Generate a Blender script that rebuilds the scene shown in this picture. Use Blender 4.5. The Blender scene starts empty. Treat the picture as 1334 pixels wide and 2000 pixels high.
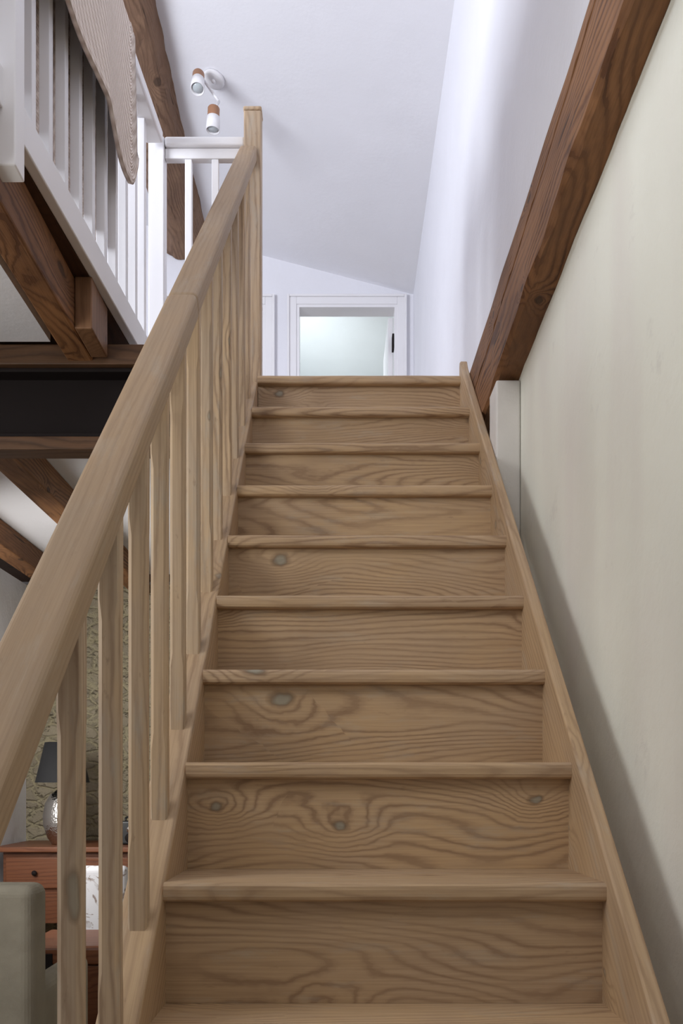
import bpy, math, random
from mathutils import Vector, Matrix, noise
random.seed(7)
S=bpy.context.scene
S.view_settings.view_transform='Standard'
ZC=1.22
G=.225; R=.2104
def NY(k): return 1.51875+G*k
def NZ(k): return 1.051+R*k
SL=R/G; TH=math.atan(SL)
def pitch(y): return ZC+SL*y-1.589
LAND=NZ(8)

# ------------------------------------------------------------ node helper
class NT:
    def __init__(s,name):
        s.m=bpy.data.materials.new(name); s.m.use_nodes=True
        s.t=s.m.node_tree; s.t.nodes.clear()
        s.out=s.n('ShaderNodeOutputMaterial'); s.b=s.n('ShaderNodeBsdfPrincipled')
        s.t.links.new(s.b.outputs[0],s.out.inputs[0])
    def n(s,t,**k):
        nd=s.t.nodes.new(t)
        for a,b in k.items(): setattr(nd,a,b)
        return nd
    def l(s,a,b):
        s.t.links.new(a,b)
    def val(s,inp,v):
        if hasattr(v,'is_output') : s.l(v,inp)
        else: inp.default_value=v
    def math(s,op,a,b=0.0,c=None,clamp=False):
        nd=s.n('ShaderNodeMath',operation=op); nd.use_clamp=clamp
        s.val(nd.inputs[0],a); s.val(nd.inputs[1],b)
        if c is not None: s.val(nd.inputs[2],c)
        return nd.outputs[0]
    def mix(s,f,a,b,mode='MIX'):
        nd=s.n('ShaderNodeMix',data_type='RGBA',blend_type=mode)
        s.val(nd.inputs[0],f)
        for i,v in ((6,a),(7,b)):
            if hasattr(v,'is_output'): s.l(v,nd.inputs[i])
            else: nd.inputs[i].default_value=(*v[:3],1)
        return nd.outputs[2]
    def ramp(s,f,stops):
        nd=s.n('ShaderNodeValToRGB'); s.l(f,nd.inputs[0])
        e=nd.color_ramp.elements
        while len(e)<len(stops): e.new(.5)
        for el,(p,c) in zip(e,stops):
            el.position=p; el.color=(c,c,c,1) if isinstance(c,(int,float)) else (*c,1)
        return nd.outputs[0]
    def coords(s,scale=(1,1,1),rnd=True,kind='Object'):
        tc=s.n('ShaderNodeTexCoord'); o=tc.outputs[kind]
        if rnd:
            oi=s.n('ShaderNodeObjectInfo')
            s.rand=oi.outputs['Random']
            v=s.n('ShaderNodeCombineXYZ')
            s.l(s.math('MULTIPLY',oi.outputs['Random'],31.7),v.inputs[0])
            s.l(s.math('MULTIPLY',oi.outputs['Random'],17.3),v.inputs[1])
            s.l(s.math('MULTIPLY',oi.outputs['Random'],53.9),v.inputs[2])
            ad=s.n('ShaderNodeVectorMath',operation='ADD'); s.l(o,ad.inputs[0]); s.l(v.outputs[0],ad.inputs[1]); o=ad.outputs[0]
        return o
    def scaled(s,o,scale):
        m=s.n('ShaderNodeVectorMath',operation='MULTIPLY'); s.l(o,m.inputs[0]); m.inputs[1].default_value=scale
        return m.outputs[0]
    def noise(s,v,scale=1,detail=2,rough=.5,dist=0):
        nd=s.n('ShaderNodeTexNoise'); s.l(v,nd.inputs['Vector'])
        nd.inputs['Scale'].default_value=scale; nd.inputs['Detail'].default_value=detail
        nd.inputs['Roughness'].default_value=rough; nd.inputs['Distortion'].default_value=dist
        return nd.outputs[0]
    def bump(s,h,strength=.3,dist=.01):
        nd=s.n('ShaderNodeBump'); s.l(h,nd.inputs['Height'])
        nd.inputs['Strength'].default_value=strength; nd.inputs['Distance'].default_value=dist
        s.l(nd.outputs[0],s.b.inputs['Normal'])

def wood(name,light,dark,knotc,axis=0,ring=300,warp=70,knots=1.0,rough=.6,darkness=.75,patch=None,spec=.3,ringw=(.45,.97),wig=5,cracks=0.0,bstr=.35,ks=(2.6,4.2),kr=.042,kg=26,kth=.5,worn=0.0):
    n=NT(name); o=n.coords()
    def sc(a,c):
        v=[c,c,c]; v[axis]=a; return tuple(v)
    nz=n.noise(n.scaled(o,sc(1.2,5.5)),1,1.5,.45)
    nz2=n.noise(n.scaled(o,sc(7,30)),1,2,.5)
    nz3=n.noise(n.scaled(o,sc(40,160)),1,1,.5)
    sep=n.n('ShaderNodeSeparateXYZ'); n.l(o,sep.inputs[0])
    oth=[i for i in range(3) if i!=axis]
    acr=n.math('ADD',sep.outputs[oth[1]],n.math('MULTIPLY',sep.outputs[oth[0]],.7))
    kv=n.n('ShaderNodeCombineXYZ')
    n.l(n.math('MULTIPLY',sep.outputs[axis],ks[0]),kv.inputs[0])
    n.l(n.math('MULTIPLY',acr,ks[1]),kv.inputs[1])
    kd=n.n('ShaderNodeTexNoise'); n.l(o,kd.inputs['Vector']); kd.inputs['Scale'].default_value=22
    kad=n.n('ShaderNodeVectorMath',operation='MULTIPLY_ADD'); n.l(kd.outputs['Color'],kad.inputs[0]); kad.inputs[1].default_value=(.09,.09,0); n.l(kv.outputs[0],kad.inputs[2])
    vo=n.n('ShaderNodeTexVoronoi',voronoi_dimensions='2D'); n.l(kad.outputs[0],vo.inputs['Vector']); vo.inputs['Scale'].default_value=1
    d=vo.outputs['Distance']
    sepc=n.n('ShaderNodeSeparateColor'); n.l(vo.outputs['Color'],sepc.inputs[0])
    on=n.math('MULTIPLY',n.math('GREATER_THAN',sepc.outputs[0],kth),knots)
    d=n.math('MULTIPLY',d,n.math('MULTIPLY_ADD',sepc.outputs[1],1.4,.95))
    d5=n.math('MULTIPLY',d,3.6)
    g=n.math('MULTIPLY',n.math('EXPONENT',n.math('MULTIPLY',n.math('MULTIPLY',d5,d5),-1.0)),on)
    ph=n.math('MULTIPLY',acr,ring)
    ph=n.math('ADD',ph,n.math('MULTIPLY',nz,warp))
    ph=n.math('ADD',ph,n.math('MULTIPLY',g,kg))
    ph=n.math('ADD',ph,n.math('MULTIPLY',nz2,wig))
    ph=n.math('ADD',ph,n.math('MULTIPLY',nz3,1.5))
    sn=n.math('MULTIPLY_ADD',n.math('SINE',ph),.5,.5)
    rg=n.ramp(sn,[(0,0),(ringw[0],.12),(.85,.55),(ringw[1],1)])
    fib=n.noise(n.scaled(o,sc(5,260)),1,2,.6)
    big=n.noise(n.scaled(o,sc(1.8,4)),1.3,4,.65)
    fade=n.ramp(n.noise(n.scaled(o,sc(1.5,8)),1.2,2,.5),[(.35,.25),(.62,1)])
    f=n.math('MULTIPLY',n.math('MULTIPLY',rg,fade),darkness)
    tint=n.mix(n.rand,light,tuple(c*k for c,k in zip(light,(.84,.85,.88))))
    if patch: tint=n.mix(n.math('MULTIPLY',n.ramp(big,[(.42,0),(.62,1)]),.8),tint,patch)
    col=n.mix(f,tint,dark)
    col=n.mix(n.math('MULTIPLY',n.ramp(fib,[(.4,0),(.7,1)]),.30),col,dark)
    if worn:
        wn=n.ramp(n.noise(n.scaled(o,sc(5,22)),1,5,.7),[(.55,0),(.68,1)])
        col=n.mix(n.math('MULTIPLY',wn,worn),col,(.43,.39,.33))
        wd=n.ramp(n.noise(n.scaled(o,sc(9,30)),1.7,4,.7),[(.64,0),(.74,1)])
        col=n.mix(n.math('MULTIPLY',wd,worn),col,tuple(c*.7 for c in dark))
    if cracks:
        ck=n.ramp(n.noise(n.scaled(o,sc(2.5,55)),1,2,.5),[(.66,0),(.72,1)])
        col=n.mix(n.math('MULTIPLY',ck,cracks),col,tuple(c*.3 for c in dark))
    k1=n.math('MULTIPLY',n.ramp(d,[(kr,1),(kr+.02,0)]),on)
    k2=n.math('MULTIPLY',n.ramp(d,[(kr-.015,0),(kr+.012,1),(kr+.045,0)]),on)
    col=n.mix(n.math('MULTIPLY',k1,.75),col,knotc)
    col=n.mix(n.math('MULTIPLY',k2,.6),col,tuple(c*.55 for c in dark))
    n.l(col,n.b.inputs['Base Color'])
    n.b.inputs['Roughness'].default_value=rough
    n.b.inputs['Specular IOR Level'].default_value=spec
    n.bump(n.math('ADD',n.math('MULTIPLY',f,-.5),n.math('MULTIPLY',fib,.5)),bstr,.002)
    return n.m

def paint(name,col,var=.05,bump=.15,rough=.7,bs=6,col2=None,streak=None):
    n=NT(name); o=n.coords(rnd=False)
    a=n.noise(o,bs*.25,3,.5); b=n.noise(o,bs*8,4,.6); c=n.noise(o,bs*.6,2,.5)
    c2=col2 or tuple(x*(1-var*2) for x in col)
    cc=n.mix(n.ramp(a,[(.35,0),(.65,1)]),col,c2)
    if streak:
        s_=n.noise(n.scaled(o,(1,2.8,.7)),1.4,3,.5)  # upright streaks paint soft baluster shadows into the wall colour
        cc=n.mix(n.math('MULTIPLY',n.ramp(s_,[(.45,0),(.72,1)]),.7),cc,streak)
        s2=n.noise(o,6,6,.75)
        cc=n.mix(n.math('MULTIPLY',n.ramp(s2,[(.62,0),(.70,1)]),.28),cc,tuple(x*.78 for x in streak))
    n.l(cc,n.b.inputs['Base Color'])
    n.b.inputs['Roughness'].default_value=rough
    n.b.inputs['Specular IOR Level'].default_value=.2
    n.bump(n.math('ADD',n.math('MULTIPLY',b,.15),c),bump,.03)
    return n.m
def plain(name,col,rough=.5,metal=0,spec=.4):
    n=NT(name); o=n.coords()
    a=n.noise(o,30,3,.5)
    n.l(n.mix(n.math('MULTIPLY',a,.3),col,tuple(x*.75 for x in col)),n.b.inputs['Base Color'])
    n.b.inputs['Roughness'].default_value=rough; n.b.inputs['Metallic'].default_value=metal
    n.b.inputs['Specular IOR Level'].default_value=spec
    return n.m

PL=(.56,.385,.222); PD=(.24,.145,.085); KN=(.27,.27,.225); PP=(.48,.345,.228)
pine=wood('pine_board',PL,PD,KN,0,ring=310,warp=125,patch=PP,darkness=.70,worn=.28)
pine_slope=wood('pine_slope',PL,PD,KN,0,ring=420,warp=30,knots=.6,patch=PP,darkness=.5,kr=.03,kth=.6,worn=.3)
pine_v=wood('pine_vertical',(.61,.44,.275),(.29,.19,.12),(.28,.27,.22),2,ring=420,warp=36,knots=.8,patch=(.49,.385,.285),darkness=.72,ks=(2.2,9),kr=.045,kg=10,kth=.55,worn=.45)
pine_rail=wood('pine_rail',(.46,.32,.195),(.26,.172,.105),KN,0,ring=650,warp=26,knots=0,patch=(.37,.275,.19),darkness=.42,worn=.22)
oak=wood('old_beam',(.31,.145,.060),(.085,.034,.015),(.03,.016,.010),1,ring=330,warp=60,rough=.65,patch=(.16,.074,.034),darkness=.95,ringw=(.3,.9),cracks=.9,bstr=.9,kr=.08,ks=(2.5,6),kth=.3)
oak_p=wood('hewn_beam',(.30,.18,.11),(.11,.06,.036),(.05,.03,.02),1,ring=300,warp=60,rough=.75,patch=(.19,.11,.07),darkness=.8,ringw=(.35,.9),cracks=.8,bstr=.9,kr=.07)
oak_x=wood('old_beam_x',(.14,.07,.035),(.055,.027,.014),(.03,.012,.008),0,ring=260,warp=40,rough=.55,patch=(.09,.045,.022),darkness=.8)
oak_z=wood('old_beam_z',(.27,.14,.07),(.11,.05,.022),(.05,.02,.01),2,ring=260,warp=40,rough=.55,patch=(.17,.08,.04))
dark_board=wood('dark_board',(.07,.032,.017),(.03,.013,.008),(.02,.01,.006),1,ring=200,warp=40,rough=.6)
red_wood=wood('red_wood',(.20,.075,.035),(.09,.03,.015),(.05,.02,.01),0,ring=250,warp=40,knots=.3,rough=.4)
floor_w=wood('floor_boards',(.34,.23,.14),(.2,.12,.07),(.1,.06,.03),1,ring=200,warp=60,knots=.6)
white_wall=paint('white_plaster',(.82,.82,.87),.02,.35,.75)
white_ceil=paint('ceiling_plaster',(.86,.86,.90),.02,.2,.8)
cream_wall=paint('cream_plaster',(.88,.88,.79),.03,.4,.6,5,col2=(.85,.85,.77),streak=(.80,.76,.71))  # streak tone carries painted baluster shadow plus blotchy stains
white_gloss=paint('white_gloss_paint',(.84,.83,.85),.02,.05,.35,8)
post_paint=paint('worn_white_paint',(.80,.77,.74),.14,.3,.6,10)
steel=plain('black_steel',(.014,.010,.010),.7,0,.15)
def stone():
    n=NT('rubble_stone'); o=n.coords(rnd=False)
    nv=n.n('ShaderNodeTexNoise'); n.l(o,nv.inputs['Vector']); nv.inputs['Scale'].default_value=5; nv.inputs['Detail'].default_value=6; nv.inputs['Roughness'].default_value=.7
    ad=n.n('ShaderNodeVectorMath',operation='MULTIPLY_ADD'); n.l(nv.outputs['Color'],ad.inputs[0]); ad.inputs[1].default_value=(.16,.16,.10); n.l(n.scaled(o,(1,1,1.9)),ad.inputs[2])
    v=n.n('ShaderNodeTexVoronoi',feature='DISTANCE_TO_EDGE'); n.l(ad.outputs[0],v.inputs['Vector']); v.inputs['Scale'].default_value=8
    v2=n.n('ShaderNodeTexVoronoi'); n.l(ad.outputs[0],v2.inputs['Vector']); v2.inputs['Scale'].default_value=8
    sp=n.n('ShaderNodeSeparateColor'); n.l(v2.outputs['Color'],sp.inputs[0])
    stc=n.mix(sp.outputs[0],(.58,.49,.36),(.38,.32,.25))
    stc=n.mix(n.math('MULTIPLY',n.noise(o,28,6,.8),.9),stc,(.66,.58,.42))
    e=n.ramp(v.outputs[0],[(.03,0),(.15,1)])
    mort=n.mix(n.noise(o,12,5,.7),(.72,.62,.38),(.60,.54,.40))
    base=n.mix(e,mort,stc)
    pit=n.ramp(n.noise(n.scaled(o,(1,1,1.6)),26,5,.75),[(.60,0),(.68,1)])
    base=n.mix(n.math('MULTIPLY',pit,.6),base,(.18,.14,.10))
    n.l(base,n.b.inputs['Base Color'])
    n.b.inputs['Roughness'].default_value=.95; n.b.inputs['Specular IOR Level'].default_value=.1
    h=n.math('ADD',n.math('MULTIPLY',e,1.0),n.math('MULTIPLY',n.noise(o,30,6,.8),1.4))
    n.bump(n.math('SUBTRACT',h,pit),1,.03)
    return n.m
stone_m=stone()
def knit():
    n=NT('knit_wool'); tc=n.n('ShaderNodeTexCoord'); uv=tc.outputs['UV']
    w=n.n('ShaderNodeTexWave',wave_type='BANDS',bands_direction='DIAGONAL'); n.l(uv,w.inputs[0]); w.inputs['Scale'].default_value=15; w.inputs['Distortion'].default_value=.8; w.inputs['Detail'].default_value=1; w.inputs['Detail Scale'].default_value=3
    w2=n.n('ShaderNodeTexWave',wave_type='BANDS',bands_direction='Y'); n.l(uv,w2.inputs[0]); w2.inputs['Scale'].default_value=30; w2.inputs['Distortion'].default_value=.6
    h=n.math('ADD',w.outputs['Fac'],n.math('MULTIPLY',w2.outputs['Fac'],.5))
    n.l(n.mix(n.math('MULTIPLY',h,.66),(.60,.49,.42),(.90,.80,.72)),n.b.inputs['Base Color'])
    n.b.inputs['Roughness'].default_value=.95; n.b.inputs['Specular IOR Level'].default_value=.1
    n.bump(h,.8,.006); return n.m
knit_m=knit()
def floral():
    n=NT('floral_fabric'); o=n.coords(rnd=False)
    a=n.noise(o,14,3,.6,1.5); b=n.noise(o,40,2,.6)
    f=n.math('MULTIPLY',n.ramp(a,[(.52,0),(.56,1)]),n.ramp(b,[(.4,.3),(.55,1)]))
    n.l(n.mix(f,(.72,.72,.76),(.30,.24,.22)),n.b.inputs['Base Color']); n.b.inputs['Roughness'].default_value=.9
    return n.m
floral_m=floral()
olive=paint('olive_fabric',(.40,.365,.29),.08,.2,.95,30)
def silver():
    n=NT('hammered_silver'); o=n.coords(rnd=False)
    v=n.n('ShaderNodeTexVoronoi'); n.l(o,v.inputs['Vector']); v.inputs['Scale'].default_value=90
    n.b.inputs['Base Color'].default_value=(.62,.60,.57,1); n.b.inputs['Metallic'].default_value=1; n.b.inputs['Roughness'].default_value=.22
    n.bump(v.outputs[0],.5,.004); return n.m
silver_m=silver()
black_fab=plain('black_fabric',(.02,.02,.022),.8)
copper=plain('copper_wood',(.36,.18,.10),.5,0)
black_pl=plain('black_plastic',(.015,.015,.017),.3)
glass_l=plain('bulb_face',(.55,.6,.62),.15)

# ------------------------------------------------------------ mesh helpers
import bmesh
def empty(name):
    e=bpy.data.objects.new(name,None); S.collection.objects.link(e); e.empty_display_size=.1; return e
def mk(name,verts,faces,mat,frame=None,parent=None,bevel=0,seg=3,smooth=False):
    M=frame or Matrix.Identity(4); Mi=M.inverted()
    me=bpy.data.meshes.new(name); me.from_pydata([Mi@Vector(v) for v in verts],[],faces); me.update()
    me.materials.append(mat)
    ob=bpy.data.objects.new(name,me); S.collection.objects.link(ob); ob.matrix_world=M
    bm=bmesh.new(); bm.from_mesh(me); bmesh.ops.recalc_face_normals(bm,faces=bm.faces); bm.to_mesh(me); bm.free()
    if smooth:
        for p in me.polygons: p.use_smooth=True
    if bevel:
        b=ob.modifiers.new('bevel','BEVEL'); b.width=bevel; b.segments=seg; b.limit_method='ANGLE'; b.angle_limit=.5
    if parent: ob.parent=parent
    return ob
BF=[(0,1,3,2),(4,6,7,5),(0,4,5,1),(2,3,7,6),(0,2,6,4),(1,5,7,3)]
def bx(name,x0,x1,y0,y1,z0,z1,mat,parent=None,bevel=0,seg=3):
    c=Matrix.Translation(((x0+x1)/2,(y0+y1)/2,(z0+z1)/2))
    vs=[(x,y,z) for x in (x0,x1) for y in (y0,y1) for z in (z0,z1)]
    return mk(name,vs,BF,mat,c,parent,bevel,seg)
def multi(name,boxes,mat,parent=None,bevel=0,seg=2):
    vs=[];fs=[]
    for (x0,x1,y0,y1,z0,z1) in boxes:
        b=len(vs); vs+=[(x,y,z) for x in (x0,x1) for y in (y0,y1) for z in (z0,z1)]
        fs+=[tuple(i+b for i in f) for f in BF]
    x0,x1,y0,y1,z0,z1=boxes[0]
    return mk(name,vs,fs,mat,Matrix.Translation(((x0+x1)/2,(y0+y1)/2,(z0+z1)/2)),parent,bevel,seg)
def prism_x(name,prof,x0,x1,mat,frame=None,parent=None,bevel=0,seg=3):
    n=len(prof); vs=[(x0,y,z) for y,z in prof]+[(x1,y,z) for y,z in prof]
    fs=[tuple(range(n)),tuple(range(2*n-1,n-1,-1))]+[(i,(i+1)%n,n+(i+1)%n,n+i) for i in range(n)]
    return mk(name,vs,fs,mat,frame,parent,bevel,seg)
def slopeframe(x,y,z):
    c,s=math.cos(TH),math.sin(TH)
    return Matrix(((0,-1,0,x),(c,0,-s,y),(s,0,c,z),(0,0,0,1)))
def lathe(name,prof,c,mat,parent=None,seg=40,axis=None):
    vs=[];fs=[]
    n=len(prof)
    for i in range(seg):
        a=2*math.pi*i/seg
        for r,z in prof: vs.append((r*math.cos(a),r*math.sin(a),z))
    for i in range(seg):
        j=(i+1)%seg
        for k in range(n-1): fs.append((i*n+k,j*n+k,j*n+k+1,i*n+k+1))
    M=Matrix.Translation(c)
    if axis is not None: M=M@Vector((0,0,1)).rotation_difference(Vector(axis)).to_matrix().to_4x4()
    ob=mk(name,[M@Vector(v) for v in vs],fs,mat,M,parent,smooth=True)
    return ob
def cyl(name,p0,p1,r,mat,parent=None,seg=20):
    p0=Vector(p0);p1=Vector(p1);d=p1-p0
    return lathe(name,[(0,0),(r,0),(r,d.length),(0,d.length)],p0,mat,parent,seg,d)

# ------------------------------------------------------------ staircase
XL,XR=-.296,.4566
st=empty('staircase')
def tread(name,y,back,z):
    N=24; vs=[];fs=[]; T=.033; r=.012
    seed=z*13.7
    for i in range(N+1):
        x=XL+(XR-XL)*i/N
        w=noise.noise(Vector((x*5,seed,0)))*.0018; w2=noise.noise(Vector((x*7,seed,4)))*.0014
        prof=[(back,z),(y+r+.02,z),(y+r,z-.0003+w2*.4),(y+r*.5,z-r*.13+w2),(y+r*.13+w,z-r*.5+w2),(y+w,z-r),(y+w,z-T+r*.8),(y+r*.15+w,z-T+r*.35),(y+r*.5,z-T+r*.1),(y+r,z-T),(back,z-T)]
        vs+=[(x,a,b) for a,b in prof]
    k=11
    for j in range(N):
        for i in range(k):
            ii=(i+1)%k; fs.append((j*k+i,j*k+ii,(j+1)*k+ii,(j+1)*k+i))
    fs.append(tuple(range(k))); fs.append(tuple(range(N*k,(N+1)*k)))
    mk(name,vs,fs,pine,Matrix.Translation(((XL+XR)/2,(y+back)/2,z-T/2)),st)
for k in range(-4,9):
    y=NY(k); z=NZ(k)
    back=y+G+.05 if k<8 else y+.16
    tread('tread_%d'%(k+5),y,back,z)
    bx('riser_%d'%(k+5),XL,XR,y+.026,y+.046,(NZ(k-1)+.0003 if k>-4 else 0),z-.0333,pine,st)
def stringer2(name,x0,x1,o,ytop,bev=.005,rise=0.0):
    yb=(1.589-ZC-o)/SL
    prof=[(yb,0.0),(ytop-.06,pitch(ytop-.06)+o),(ytop-.03,pitch(ytop-.03)+o+rise),(ytop-.008,pitch(ytop-.03)+o+rise+.006),(ytop,pitch(ytop-.03)+o+rise-.006),(ytop,pitch(ytop)-.24),(yb+.30,0.0)]
    prism_x(name,prof,x0,x1,pine_slope,slopeframe((x0+x1)/2,2,pitch(2)),st,bev,3)
stringer2('stringer_right',XR,XR+.026,.032,3.36,rise=.012)
stringer2('stringer_left',XL-.066,XL,-.018,3.33)

# banister
bn=st
BXc=-.327
def slab_slope(name,xc,w,ya,yb,Dc,h,mat,parent,bevel):
    c,s=math.cos(TH),math.sin(TH)
    f=slopeframe(xc,(ya+yb)/2,ZC+SL*(ya+yb)/2-Dc)
    L=(yb-ya)/c
    vs=[f@Vector((a,b,d)) for a in (-L/2,L/2) for b in (-w/2,w/2) for d in (-h/2,h/2)]
    return mk(name,vs,BF,mat,f,parent,bevel,5)
slab_slope('handrail_upper',-.332,.064,1.93,3.35,.777,.050,pine_rail,bn,.012)
slab_slope('handrail_lower',-.332,.0655,.60,1.9295,.777,.0515,pine_rail,bn,.012)
def baluster(name,x,y,w,d,mat,parent,zb0,zt0,slope=SL):
    L=zt0-zb0; c0=.003; c1=.0065
    c_=random.uniform(.12,.16)
    sec=[(0,.009,1),(.012,.004,1),(.03,c0,0),(c_,c0,0),(c_+.03,c1,0),(L-.17,c1,0),(L-.14,c0,0),(L,c0,2)]
    vs=[];fs=[]
    for t,(h,ch,sh_) in enumerate(sec):
        X=w/2;Y=d/2
        ins=.004 if t==0 else 0
        X-=ins
        pts=[(-X+ch,-Y),(X-ch,-Y),(X,-Y+ch),(X,Y-ch),(X-ch,Y),(-X+ch,Y),(-X,Y-ch),(-X,-Y+ch)]
        for a,b in pts:
            sh=slope*b if sh_ else 0
            if sh_==1: sh=max(slope*b,-.014)
            vs.append((x+a,y+b,zb0+h+sh))
    for t in range(len(sec)-1):
        for i in range(8):
            j=(i+1)%8; fs.append((t*8+i,t*8+j,t*8+8+j,t*8+8+i))
    fs.append(tuple(range(7,-1,-1))); fs.append(tuple(range((len(sec)-1)*8,len(sec)*8)))
    return mk(name,vs,fs,mat,Matrix.Translation((x,y,(zb0+zt0)/2)),parent)
ys=[1.105,1.29,1.475,1.66,1.85,2.045,2.24,2.435,2.63,2.82,3.01,3.19]
for i,y in enumerate(ys):
    baluster('baluster_%d'%(i+1),BXc+random.uniform(-.002,.002),y,.031,.028,pine_v,bn,pitch(y)-.040,ZC+SL*y-.805)
bx('newel_post',-.350,-.285,3.345,3.41,LAND-.03,ZC+2.515,pine_v,bn,.006,3)
bx('newel_post_cap',-.352,-.283,3.343,3.412,ZC+2.515,ZC+2.53,pine_v,bn,.006,3)
bx('newel_post_foot',-.366,-.298,.54,.608,0,.98,pine_v,bn,.006,3)

# ------------------------------------------------------------ shell
XW=.559
bx('floor',-2.3,.75,-.6,5.9,-.1,0,floor_w)
bx('wall_right',XW,.72,-.6,6.6,0,2.62,cream_wall)
bx('wall_right_upper',XW,.72,-.6,6.6,2.62,5.9,white_wall)
def bowed(name):
    N=130; vs=[];fs=[]
    x0,x1=.484,XW-.0008
    for i in range(N+1):
        y=-.5+3.82*i/N
        lo=1.245+.055*(2.73-min(y,3.3)); lo=min(lo,1.34); hi=1.500
        w=noise.noise(Vector((y*4,0,0)))*.004; w2=noise.noise(Vector((y*5,9,0)))*.005
        w3=noise.noise(Vector((y*14,3,0)))*.004+noise.noise(Vector((y*35,3,0)))*.0015
        c=.012+noise.noise(Vector((y*9,5,0)))*.009
        pts=[(x0+w,hi+w2),(x0+w+w3,lo+.17),(x0+w+.004,lo+.166),(x0+w,lo+.16),(x0+w+w3*.5,(lo+.1)),(x0+w2,lo+c),(x0+c,lo+w3),((x0+x1)/2,lo+w2*.6),(x1,lo+w2+w3),(x1,hi)]
        vs+=[(a,y,ZC+b) for a,b in pts]
    k=10
    for j in range(N):
        for i in range(k):
            ii=(i+1)%k; fs.append((j*k+i,j*k+ii,(j+1)*k+ii,(j+1)*k+i))
    fs.append(tuple(range(k))); fs.append(tuple(range(N*k,(N+1)*k)))
    mk(name,vs,fs,oak,Matrix.Translation((.52,1.4,ZC+1.38)))
bowed('wall_plate_beam')
bx('trim_1',.498,XW-.0005,-.5,3.32,ZC+1.508,ZC+1.545,white_gloss,None,.004,2)
bx('beam_post',.4835,XW-.001,2.73,2.85,0,ZC+1.230,post_paint,None,.006,2)
# ceiling
def ceilz(x,y): return ZC+3.6+.26*(XW-x)+.06*(6.6-y)
pts=[(.7,0.2),(.7,6.75),(-3.7,6.75),(-3.7,0.2)]
vs=[(x,y,ceilz(x,y)) for x,y in pts]+[(x,y,ceilz(x,y)+.12) for x,y in pts]
mk('ceiling',vs,[(0,1,2,3),(7,6,5,4),(0,4,5,1),(1,5,6,2),(2,6,7,3),(3,7,4,0)],white_ceil)
YB=6.6; d1=(-.300,.440); d2=(-1.2,-.53); zt=ZC+3.52
multi('wall_back',[(-3.6,d2[0],YB,YB+.12,LAND-.3,6.3),(d2[1],d1[0],YB,YB+.12,LAND-.3,6.3),(d1[1],.72,YB,YB+.12,LAND-.3,6.3),(d2[0],d2[1],YB,YB+.12,zt,6.3),(d1[0],d1[1],YB,YB+.12,zt,6.3)],white_wall)
def frame(name,a,b):
    e=empty(name); w=.07
    for nm,x0,x1,z0,z1 in (('jamb_left',a-w,a,LAND,zt+w),('jamb_right',b,b+w,LAND,zt+w),('head',a,b,zt,zt+w)):
        bx(nm,x0,x1,YB-.022,YB,z0,z1,white_gloss,e,.004,2)
    for nm,x0,x1,z0,z1 in (('bead_left',a-w-.0,a-w+.018,LAND,zt+w),('bead_right',b+w-.018,b+w,LAND,zt+w),('bead_top',a-w+.018,b+w-.018,zt+w-.018,zt+w)):
        bx(nm,x0,x1,YB-.034,YB-.022,z0,z1,white_gloss,e,.004,2)
    for nm,x0,x1,z0,z1 in (('lining_left',a,a+.02,LAND,zt),('lining_right',b-.02,b,LAND,zt),('lining_top',a+.02,b-.02,zt-.02,zt)):
        bx(nm,x0,x1,YB-.015,YB+.12,z0,z1,white_gloss,e)
    return e
e1=frame('door_1',*d1)
bx('leaf',d1[1]-.06,d1[1]-.022,YB+.125,YB+.80,LAND+.01,zt-.025,white_gloss,e1,.003,2)
bx('hinge',d1[1]-.034,d1[1]-.02,YB+.03,YB+.10,zt-.30,zt-.19,steel,e1,.002,2)
e2=frame('door_2',*d2)
bx('leaf',d2[0]+.022,d2[1]-.022,YB+.03,YB+.07,LAND+.01,zt-.022,white_gloss,e2,.003,2)
for i,(z0,z1) in enumerate(((LAND+.15,LAND+.85),(LAND+1.0,LAND+1.85))):
    for j,(x0,x1) in enumerate(((d2[0]+.1,d2[0]+.31),(d2[0]+.37,d2[1]-.1))):
        bx('panel_%d'%(i*2+j+1),x0,x1,YB+.022,YB+.03,z0,z1,white_gloss,e2,.006,2)
bed_paint=paint('bedroom_plaster',(.82,.86,.88),.02,.2,.75)
bx('wall_bedroom_back',-1.6,1.6,9.2,9.3,LAND-.3,5.9,bed_paint)
bx('wall_bedroom_right',1.5,1.6,YB+.12,9.2,LAND-.3,5.9,bed_paint)
bx('wall_bedroom_left',-1.6,-1.5,YB+.12,9.2,LAND-.3,5.9,bed_paint)
vs=[(-1.6,YB+.12,5.85),(1.6,YB+.12,4.85),(1.6,9.3,4.65),(-1.6,9.3,5.65)]
vs=vs+[(a,b,c+.1) for a,b,c in vs]
mk('ceiling_bedroom',vs,[(0,1,2,3),(7,6,5,4),(0,4,5,1),(1,5,6,2),(2,6,7,3),(3,7,4,0)],bed_paint)
bx('floor_bedroom',-1.6,1.6,YB+.12,9.3,LAND-.1,LAND,floor_w)
multi('floor_landing',[(-.66,XW,NY(8)+.161,YB+.12,LAND-.03,LAND),(-.66,-.353,3.36,NY(8)+.161,LAND-.03,LAND)],floor_w)
bx('wall_left_upper',-3.7,-3.6,0.2,6.72,LAND-.3,6.4,white_wall)
bx('wall_back_living',-2.3,XW,5.7,5.9,0,LAND-.25,stone_m)
bx('wall_left_living',-2.3,-1.98,-.6,5.7,0,LAND-.25,white_wall)
bx('wall_left_gallery_support',-3.7,-2.3,0.2,.35,0,LAND-.03,white_wall)
bx('ceiling_living',-1.98,-.90,.3,2.81,ZC+1.385,ZC+1.42,white_ceil)
bx('ceiling_living_back',-1.98,XW,3.46,5.7,ZC+1.33,ZC+1.38,white_ceil)
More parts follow.
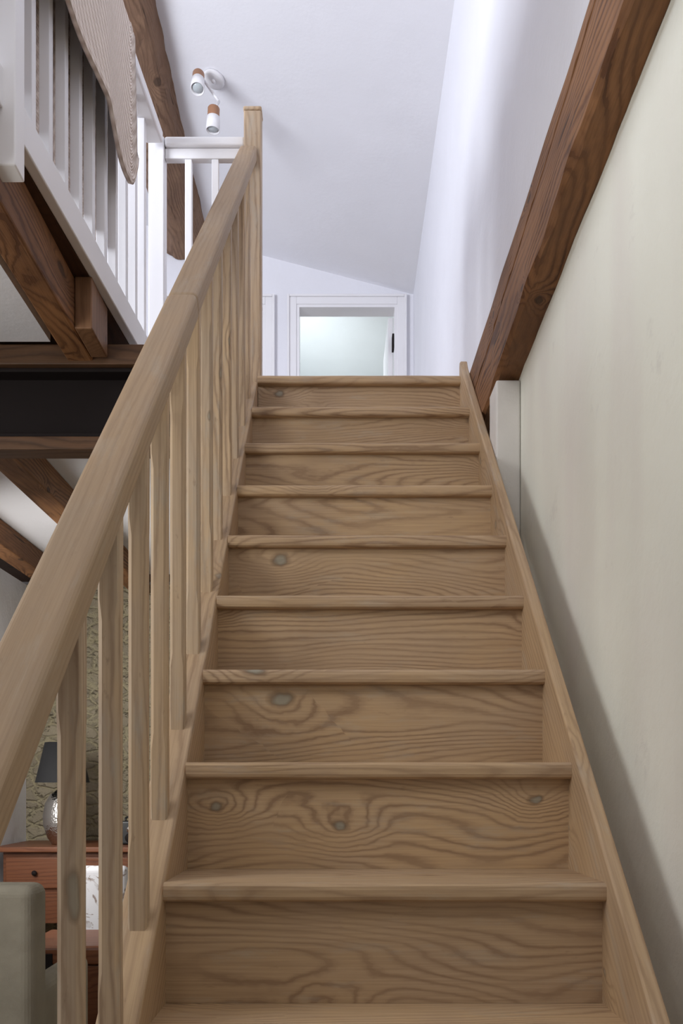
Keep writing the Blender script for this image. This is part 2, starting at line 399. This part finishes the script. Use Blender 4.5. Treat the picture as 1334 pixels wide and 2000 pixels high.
bx('ceiling_living_strip',-1.98,-.42,3.06,3.459,ZC+1.33,ZC+1.38,white_ceil)

# gallery deck, angled edge
def gx(y): return -.685-.055*(3.42-y)
deck=[(-3.6,.9),(gx(.9)+.0,.9),(gx(3.38),3.38),(-.66,3.38),(-.66,6.6),(-3.6,6.6)]
vs=[(x,y,LAND-.03) for x,y in deck]+[(x,y,LAND) for x,y in deck]
n=len(deck)
mk('floor_gallery',vs,[tuple(range(n-1,-1,-1)),tuple(range(n,2*n))]+[(i,(i+1)%n,n+(i+1)%n,n+i) for i in range(n)],dark_board)
bx('landing_trimmer',-.66,XW,3.375,3.45,LAND-.25,LAND-.0335,dark_board,None,.004,2)
sb=empty('steel_beam')
bx('web',-1.979,-.52,2.90,2.94,ZC+1.105,ZC+1.315,steel,sb)
bx('flange_bottom',-1.979,-.52,2.84,2.97,ZC+1.098,ZC+1.112,steel,sb,.003,2)
bx('flange_top',-1.979,-.52,2.84,2.97,ZC+1.305,ZC+1.318,steel,sb,.003,2)
bx('plate_top',-1.979,-.52,2.82,2.99,ZC+1.319,ZC+1.383,oak_x,sb,.004,2)
bx('plate_bottom',-1.979,-.52,2.83,2.915,ZC+1.055,ZC+1.097,oak_x,sb,.004,2)
bx('timber_joist',-.850,-.770,.98,2.98,ZC+1.33,LAND-.031,oak,None,.006,2)
bx('timber_joist.001',-1.30,-1.21,.5,2.81,ZC+1.30,ZC+1.384,oak,None,.006,2)
bx('packing_block',-.769,-.718,2.62,2.80,ZC+1.33,LAND-.031,oak_z,None,.004,2)
for i,x in enumerate((-1.24,-1.74)):
    bx('ceiling_joist' if i==0 else 'ceiling_joist.%03d'%i,x-.06,x+.05,3.06,5.69,ZC+1.20,ZC+1.329,oak,None,.006,2)

gr=empty('gallery_railing')
def along(name,y0,y1,off0,off1,z0,z1,mat,parent,bev=.004):
    vs=[(gx(y)+o,y,z) for o in (off0,off1) for y in (y0,y1) for z in (z0,z1)]
    return mk(name,vs,BF,mat,Matrix.Translation((gx((y0+y1)/2),(y0+y1)/2,(z0+z1)/2)),parent,bev,3)
RT=ZC+2.45
along('kerb',.9,3.36,.001,.030,ZC+1.485,ZC+1.575,white_gloss,gr)
along('bottom_rail',.9,3.385,-.035,.0,LAND+.001,LAND+.06,white_gloss,gr)
along('top_rail',.9,3.37,-.033,.033,RT-.045,RT,white_gloss,gr,.008)
for nm,y,zb in (('post_1',2.0,ZC+1.36),('post_2',.95,LAND)):
    x=gx(y); bx(nm,x+.003,x+.055,y-.03,y+.03,zb,RT-.046,white_gloss,gr,.004)
x=gx(3.40); bx('corner_post',x-.03,x+.03,3.39,3.45,LAND,RT-.001,white_gloss,gr,.004)
y=2.11;i=0
while y<3.36:
    x=gx(y); bx('spindle_%d'%i,x-.030,x-.002,y-.015,y+.015,LAND+.06,RT-.046,white_gloss,gr,.002,2); y+=.114;i+=1
y=1.88
while y>1.0:
    x=gx(y); bx('spindle_%d'%i,x-.030,x-.002,y-.015,y+.015,LAND+.06,RT-.046,white_gloss,gr,.002,2); y-=.114;i+=1
bx('cross_top_rail',-.655,-.352,3.39,3.45,RT-.035,RT,white_gloss,gr,.008)
bx('cross_under_rail',-.655,-.352,3.405,3.435,RT-.075,RT-.036,white_gloss,gr,.003)
bx('cross_bottom_rail',-.655,-.352,3.40,3.44,LAND+.001,LAND+.06,white_gloss,gr,.003)
for j,x in enumerate((-.567,-.465)):
    bx('cross_spindle_%d'%(j+1),x-.013,x+.013,3.407,3.433,LAND+.06,RT-.076,white_gloss,gr,.002,2)

def hewn(name,prof,y0,y1,mat,N=140,amp=.03):
    P=[]
    m=len(prof)
    for i in range(m):
        a=prof[i];b=prof[(i+1)%m]
        for t in range(8): P.append((a[0]+(b[0]-a[0])*t/8,a[1]+(b[1]-a[1])*t/8))
    cx=sum(p[0] for p in P)/len(P);cz=sum(p[1] for p in P)/len(P)
    vs=[];fs=[];k=len(P)
    for j in range(N+1):
        y=y0+(y1-y0)*j/N
        for i,(a,b) in enumerate(P):
            q=Vector((a*3,y*1.6,b*3)); d=noise.noise(q)*amp+noise.noise(q*4)*amp*.4+noise.noise(q*11)*amp*.15
            dx,dz=a-cx,b-cz; L=math.hypot(dx,dz); r=.94 if (i%8==0) else 1
            vs.append((cx+dx*r*(1+d/L),y,cz+dz*r*(1+d/L)+.06*(6.6-y)))
    for j in range(N):
        for i in range(k):
            ii=(i+1)%k; fs.append((j*k+i,j*k+ii,(j+1)*k+ii,(j+1)*k+i))
    fs.append(tuple(range(k))); fs.append(tuple(range(N*k,(N+1)*k)))
    return mk(name,vs,fs,mat,Matrix.Translation((cx,(y0+y1)/2,cz)),None)
cz=lambda x:ZC+3.6+.26*(XW-x)
hewn('roof_purlin',[(-.95,cz(-.95)+.02),(-1.0,cz(-1.0)-.13),(-1.17,cz(-1.17)-.19),(-1.28,cz(-1.28)-.15),(-1.25,cz(-1.25)+.02)],.4,6.59,oak_p)

# ------------------------------------------------------------ blanket
def blanket():
    NS,NTt=90,110; y0,y1=1.93,2.94
    vs=[];fs=[];uvs=[]
    for i in range(NS+1):
        s=i/NS; y=y0+(y1-y0)*s; x=gx(y)
        tip=max(0,1-abs((y-2.85)/.22)**2.2)
        hz=ZC+2.0-.085*tip+.004*math.sin(y*9)
        if y>2.87: hz+=.10*((y-2.87)/.07)**2
        hin=ZC+1.70+.03*math.sin(y*7)
        Lo=RT-hz; Li=RT-hin; W=.084; tot=Lo+W+Li
        for j in range(NTt+1):
            t=j/NTt*tot
            if t<Lo:
                px=x+.042; pz=RT+.005-(Lo-t); dep=(Lo-t)/Lo
                px+= .005*dep*math.sin(y*15)+.008*dep
                if t<.03: px+=.006*math.sin(math.pi*min(1,(t+.006)/.036))
            elif t<Lo+W:
                a=(t-Lo)/W; px=x+.042-a*.084; pz=RT+.007+.010*math.sin(a*math.pi)
            else:
                dd=t-Lo-W; px=x-.042-.014*abs(math.sin(y*18))*(dd/Li)-.004; pz=RT+.005-dd
            yy=y+.01*math.sin(j*.12)*(1-s)
            vs.append((px,yy,pz)); uvs.append((y,t))
    for i in range(NS):
        for j in range(NTt):
            a=i*(NTt+1)+j; fs.append((a,a+1,a+NTt+2,a+NTt+1))
    M=Matrix.Translation((gx(2.5),2.5,RT))
    me=bpy.data.meshes.new('throw_blanket'); me.from_pydata([M.inverted()@Vector(v) for v in vs],[],fs)
    me.materials.append(knit_m)
    uv=me.uv_layers.new(name='UVMap')
    for l in me.loops: uv.data[l.index].uv=uvs[l.vertex_index]
    for p in me.polygons: p.use_smooth=True
    ob=bpy.data.objects.new('throw_blanket',me); S.collection.objects.link(ob); ob.matrix_world=M
    so=ob.modifiers.new('thick','SOLIDIFY'); so.thickness=.012; so.offset=0
blanket()

# ------------------------------------------------------------ ceiling spotlight
sp=empty('ceiling_spotlight')
cx_,cy_=-.70,5.10; czz=ceilz(cx_,cy_)
nrm=Vector((-.26,-.06,-1)).normalized()
lathe('base',[(0,0),(.06,0),(.062,.012),(.055,.026),(0,.028)],(cx_,cy_,czz-.0),white_gloss,sp,32,nrm)
a0=Vector((cx_,cy_,czz-.03))
bar=a0+Vector((.0,-.05,-.03))
cyl('stem',a0,bar,.010,white_gloss,sp)
cyl('arm',bar+Vector((-.05,0,.0)),bar+Vector((.035,-.02,-.13)),.007,white_gloss,sp)
def spot(nm,c,d):
    c=Vector(c);d=Vector(d).normalized()
    lathe(nm+'_cap',[(0,-.005),(.030,-.005),(.033,0),(.033,.045)],c,copper,sp,28,d)
    lathe(nm+'_body',[(.033,.045),(.036,.047),(.039,.118),(.035,.118),(.033,.105),(0,.105)],c,white_gloss,sp,28,d)
    lathe(nm+'_bulb',[(0,.112),(.026,.112),(.028,.104)],c,glass_l,sp,28,d)
spot('spot_1',(-.775,5.0,ZC+3.955),(.0,-.35,-1))
spot('spot_2',(-.69,5.0,ZC+3.765),(-.05,.05,-1))
cyl('knuckle_1',(-.775,5.0,ZC+3.93),tuple(bar+Vector((-.05,0,0))),.007,white_gloss,sp)
cyl('knuckle_2',(-.69,5.0,ZC+3.75),tuple(bar+Vector((.035,-.02,-.13))),.007,white_gloss,sp)

# ------------------------------------------------------------ living room things
sd=empty('sideboard')
bx('top',-1.95,-1.12,5.06,5.66,.83,.86,red_wood,sd,.006)
bx('body',-1.91,-1.17,5.12,5.64,.42,.829,red_wood,sd,.003)
for j,(x0,x1) in enumerate(((-1.89,-1.55),(-1.53,-1.19))):
    bx('drawer_%d'%(j+1),x0,x1,5.10,5.12,.62,.80,red_wood,sd,.006)
    lathe('knob_%d'%(j+1),[(0,0),(.008,0),(.008,.012),(.016,.018),(.012,.028),(0,.03)],((x0+x1)/2,5.10,.71),steel,sd,16,(0,-1,0))
for j,(x,yy) in enumerate(((-1.90,5.14),(-1.23,5.14),(-1.90,5.58),(-1.23,5.58))):
    bx('leg_%d'%(j+1),x,x+.05,yy,yy+.05,0,.42,red_wood,sd,.006)
tl=empty('table_lamp')
lx,ly=-1.62,5.28
lathe('base',[(0,.861),(.06,.861),(.065,.872),(.085,.90),(.108,.97),(.112,1.03),(.10,1.10),(.07,1.155),(.035,1.18),(.018,1.19),(.014,1.235),(0,1.235)],(lx,ly,0),silver_m,tl,48)
lathe('shade',[(.155,1.225),(.10,1.46),(.097,1.46),(.152,1.225)],(lx,ly,0),black_fab,tl,48)
cyl('shade_spider',(lx-.10,ly,1.44),(lx+.10,ly,1.44),.003,steel,tl)
cyl('stem',(lx,ly,1.23),(lx,ly,1.45),.006,steel,tl)
rd=empty('table_radio')
bx('case',-1.27,-1.16,5.25,5.33,.861,1.0,black_pl,rd,.012)
lathe('dial',[(0,0),(.022,0),(.020,.008),(0,.008)],(-1.215,5.25,.95),silver_m,rd,24,(0,-1,0))
lathe('speaker',[(0,0),(.03,0),(.028,.004),(0,.004)],(-1.215,5.25,.90),steel,rd,24,(0,-1,0))
cyl('handle',(-1.25,5.29,1.02),(-1.18,5.29,1.02),.005,black_pl,rd)
cyl('handle_l',(-1.25,5.29,.99),(-1.25,5.29,1.02),.005,black_pl,rd); cyl('handle_r',(-1.18,5.29,.99),(-1.18,5.29,1.02),.005,black_pl,rd)
ch=empty('upholstered_chair')
bx('back',-1.30,-1.04,4.42,4.50,.42,.81,floral_m,ch,.03,5)
bx('seat',-1.33,-1.0,4.50,4.92,.40,.50,floral_m,ch,.03,5)
for j,(x,yy) in enumerate(((-1.31,4.44),(-1.05,4.44),(-1.31,4.86),(-1.05,4.86))):
    bx('leg_%d'%(j+1),x,x+.035,yy,yy+.035,0,.405,red_wood,ch,.004)
tr=empty('wooden_trunk')
bx('body',-1.30,-.86,3.70,4.10,.04,.47,red_wood,tr,.005)
bx('lid',-1.32,-.84,3.68,4.12,.472,.55,red_wood,tr,.015)
for j,(x,yy) in enumerate(((-1.30,3.7),(-.92,3.7),(-1.30,4.04),(-.92,4.04))): bx('foot_%d'%(j+1),x,x+.06,yy,yy+.06,0,.04,red_wood,tr)
for j,x in enumerate((-1.2,-.98)): bx('strap_%d'%(j+1),x,x+.03,3.675,3.70,.06,.52,steel,tr,.002)
ac=empty('armchair')
bx('back',-1.62,-.89,2.62,2.76,.12,.92,olive,ac,.035,6)
bx('seat',-1.48,-1.0,2.76,3.36,.14,.45,olive,ac,.04,5)
bx('arm_left',-1.64,-1.48,2.75,3.38,.12,.62,olive,ac,.05,5)
bx('arm_right',-1.0,-.91,2.75,3.30,.12,.60,olive,ac,.04,5)
for j,(x,yy) in enumerate(((-1.58,2.68),(-.96,2.68),(-1.58,3.28),(-1.06,3.28))): bx('foot_%d'%(j+1),x,x+.04,yy,yy+.04,0,.14,red_wood,ac)

# ------------------------------------------------------------ lights
def area(name,loc,tgt,sx,sy,e,col):
    l=bpy.data.lights.new(name,'AREA'); l.shape='RECTANGLE'; l.size=sx; l.size_y=sy; l.energy=e; l.color=col
    o=bpy.data.objects.new(name,l); S.collection.objects.link(o); o.location=loc
    o.rotation_euler=(Vector(tgt)-Vector(loc)).to_track_quat('-Z','Y').to_euler(); return o
area('window_light_gallery',(-3.0,2.2,3.6),(-.4,4.4,4.9),1.3,1.2,140,(.88,.92,1))
area('fill_light_behind',(-.9,-.4,3.9),(.3,3.2,2.2),1.5,1.1,26,(1,.97,.95))  # added fill behind the camera, brightens the right wall; no window there
area('window_light_side',(-1.9,1.5,2.0),(.5,2.6,2.1),1.1,.9,26,(.99,1,.97))
area('fill_light_living',(-1.93,4.1,1.5),(-.9,5.4,1.3),1.0,1.0,34,(1,.98,.94))  # unseen fill added at the left to brighten the stone wall
area('fill_light_bedroom',(-.9,7.6,4.6),(.8,9.2,4.2),.8,.8,23,(.93,.98,1))  # unseen fill added inside the bedroom to brighten the doorway view
w=bpy.data.worlds.new('world'); S.world=w; w.use_nodes=True
w.node_tree.nodes['Background'].inputs[0].default_value=(1,.96,.92,1)
w.node_tree.nodes['Background'].inputs[1].default_value=.24

cam=bpy.data.cameras.new('camera'); co=bpy.data.objects.new('camera',cam); S.collection.objects.link(co)
co.location=(0,0,ZC); co.rotation_euler=(math.radians(90),0,0)
cam.sensor_fit='VERTICAL'; cam.sensor_height=36; cam.sensor_width=24; cam.lens=31.5
cam.shift_x=.004; cam.shift_y=.265; cam.clip_start=.02
S.camera=co
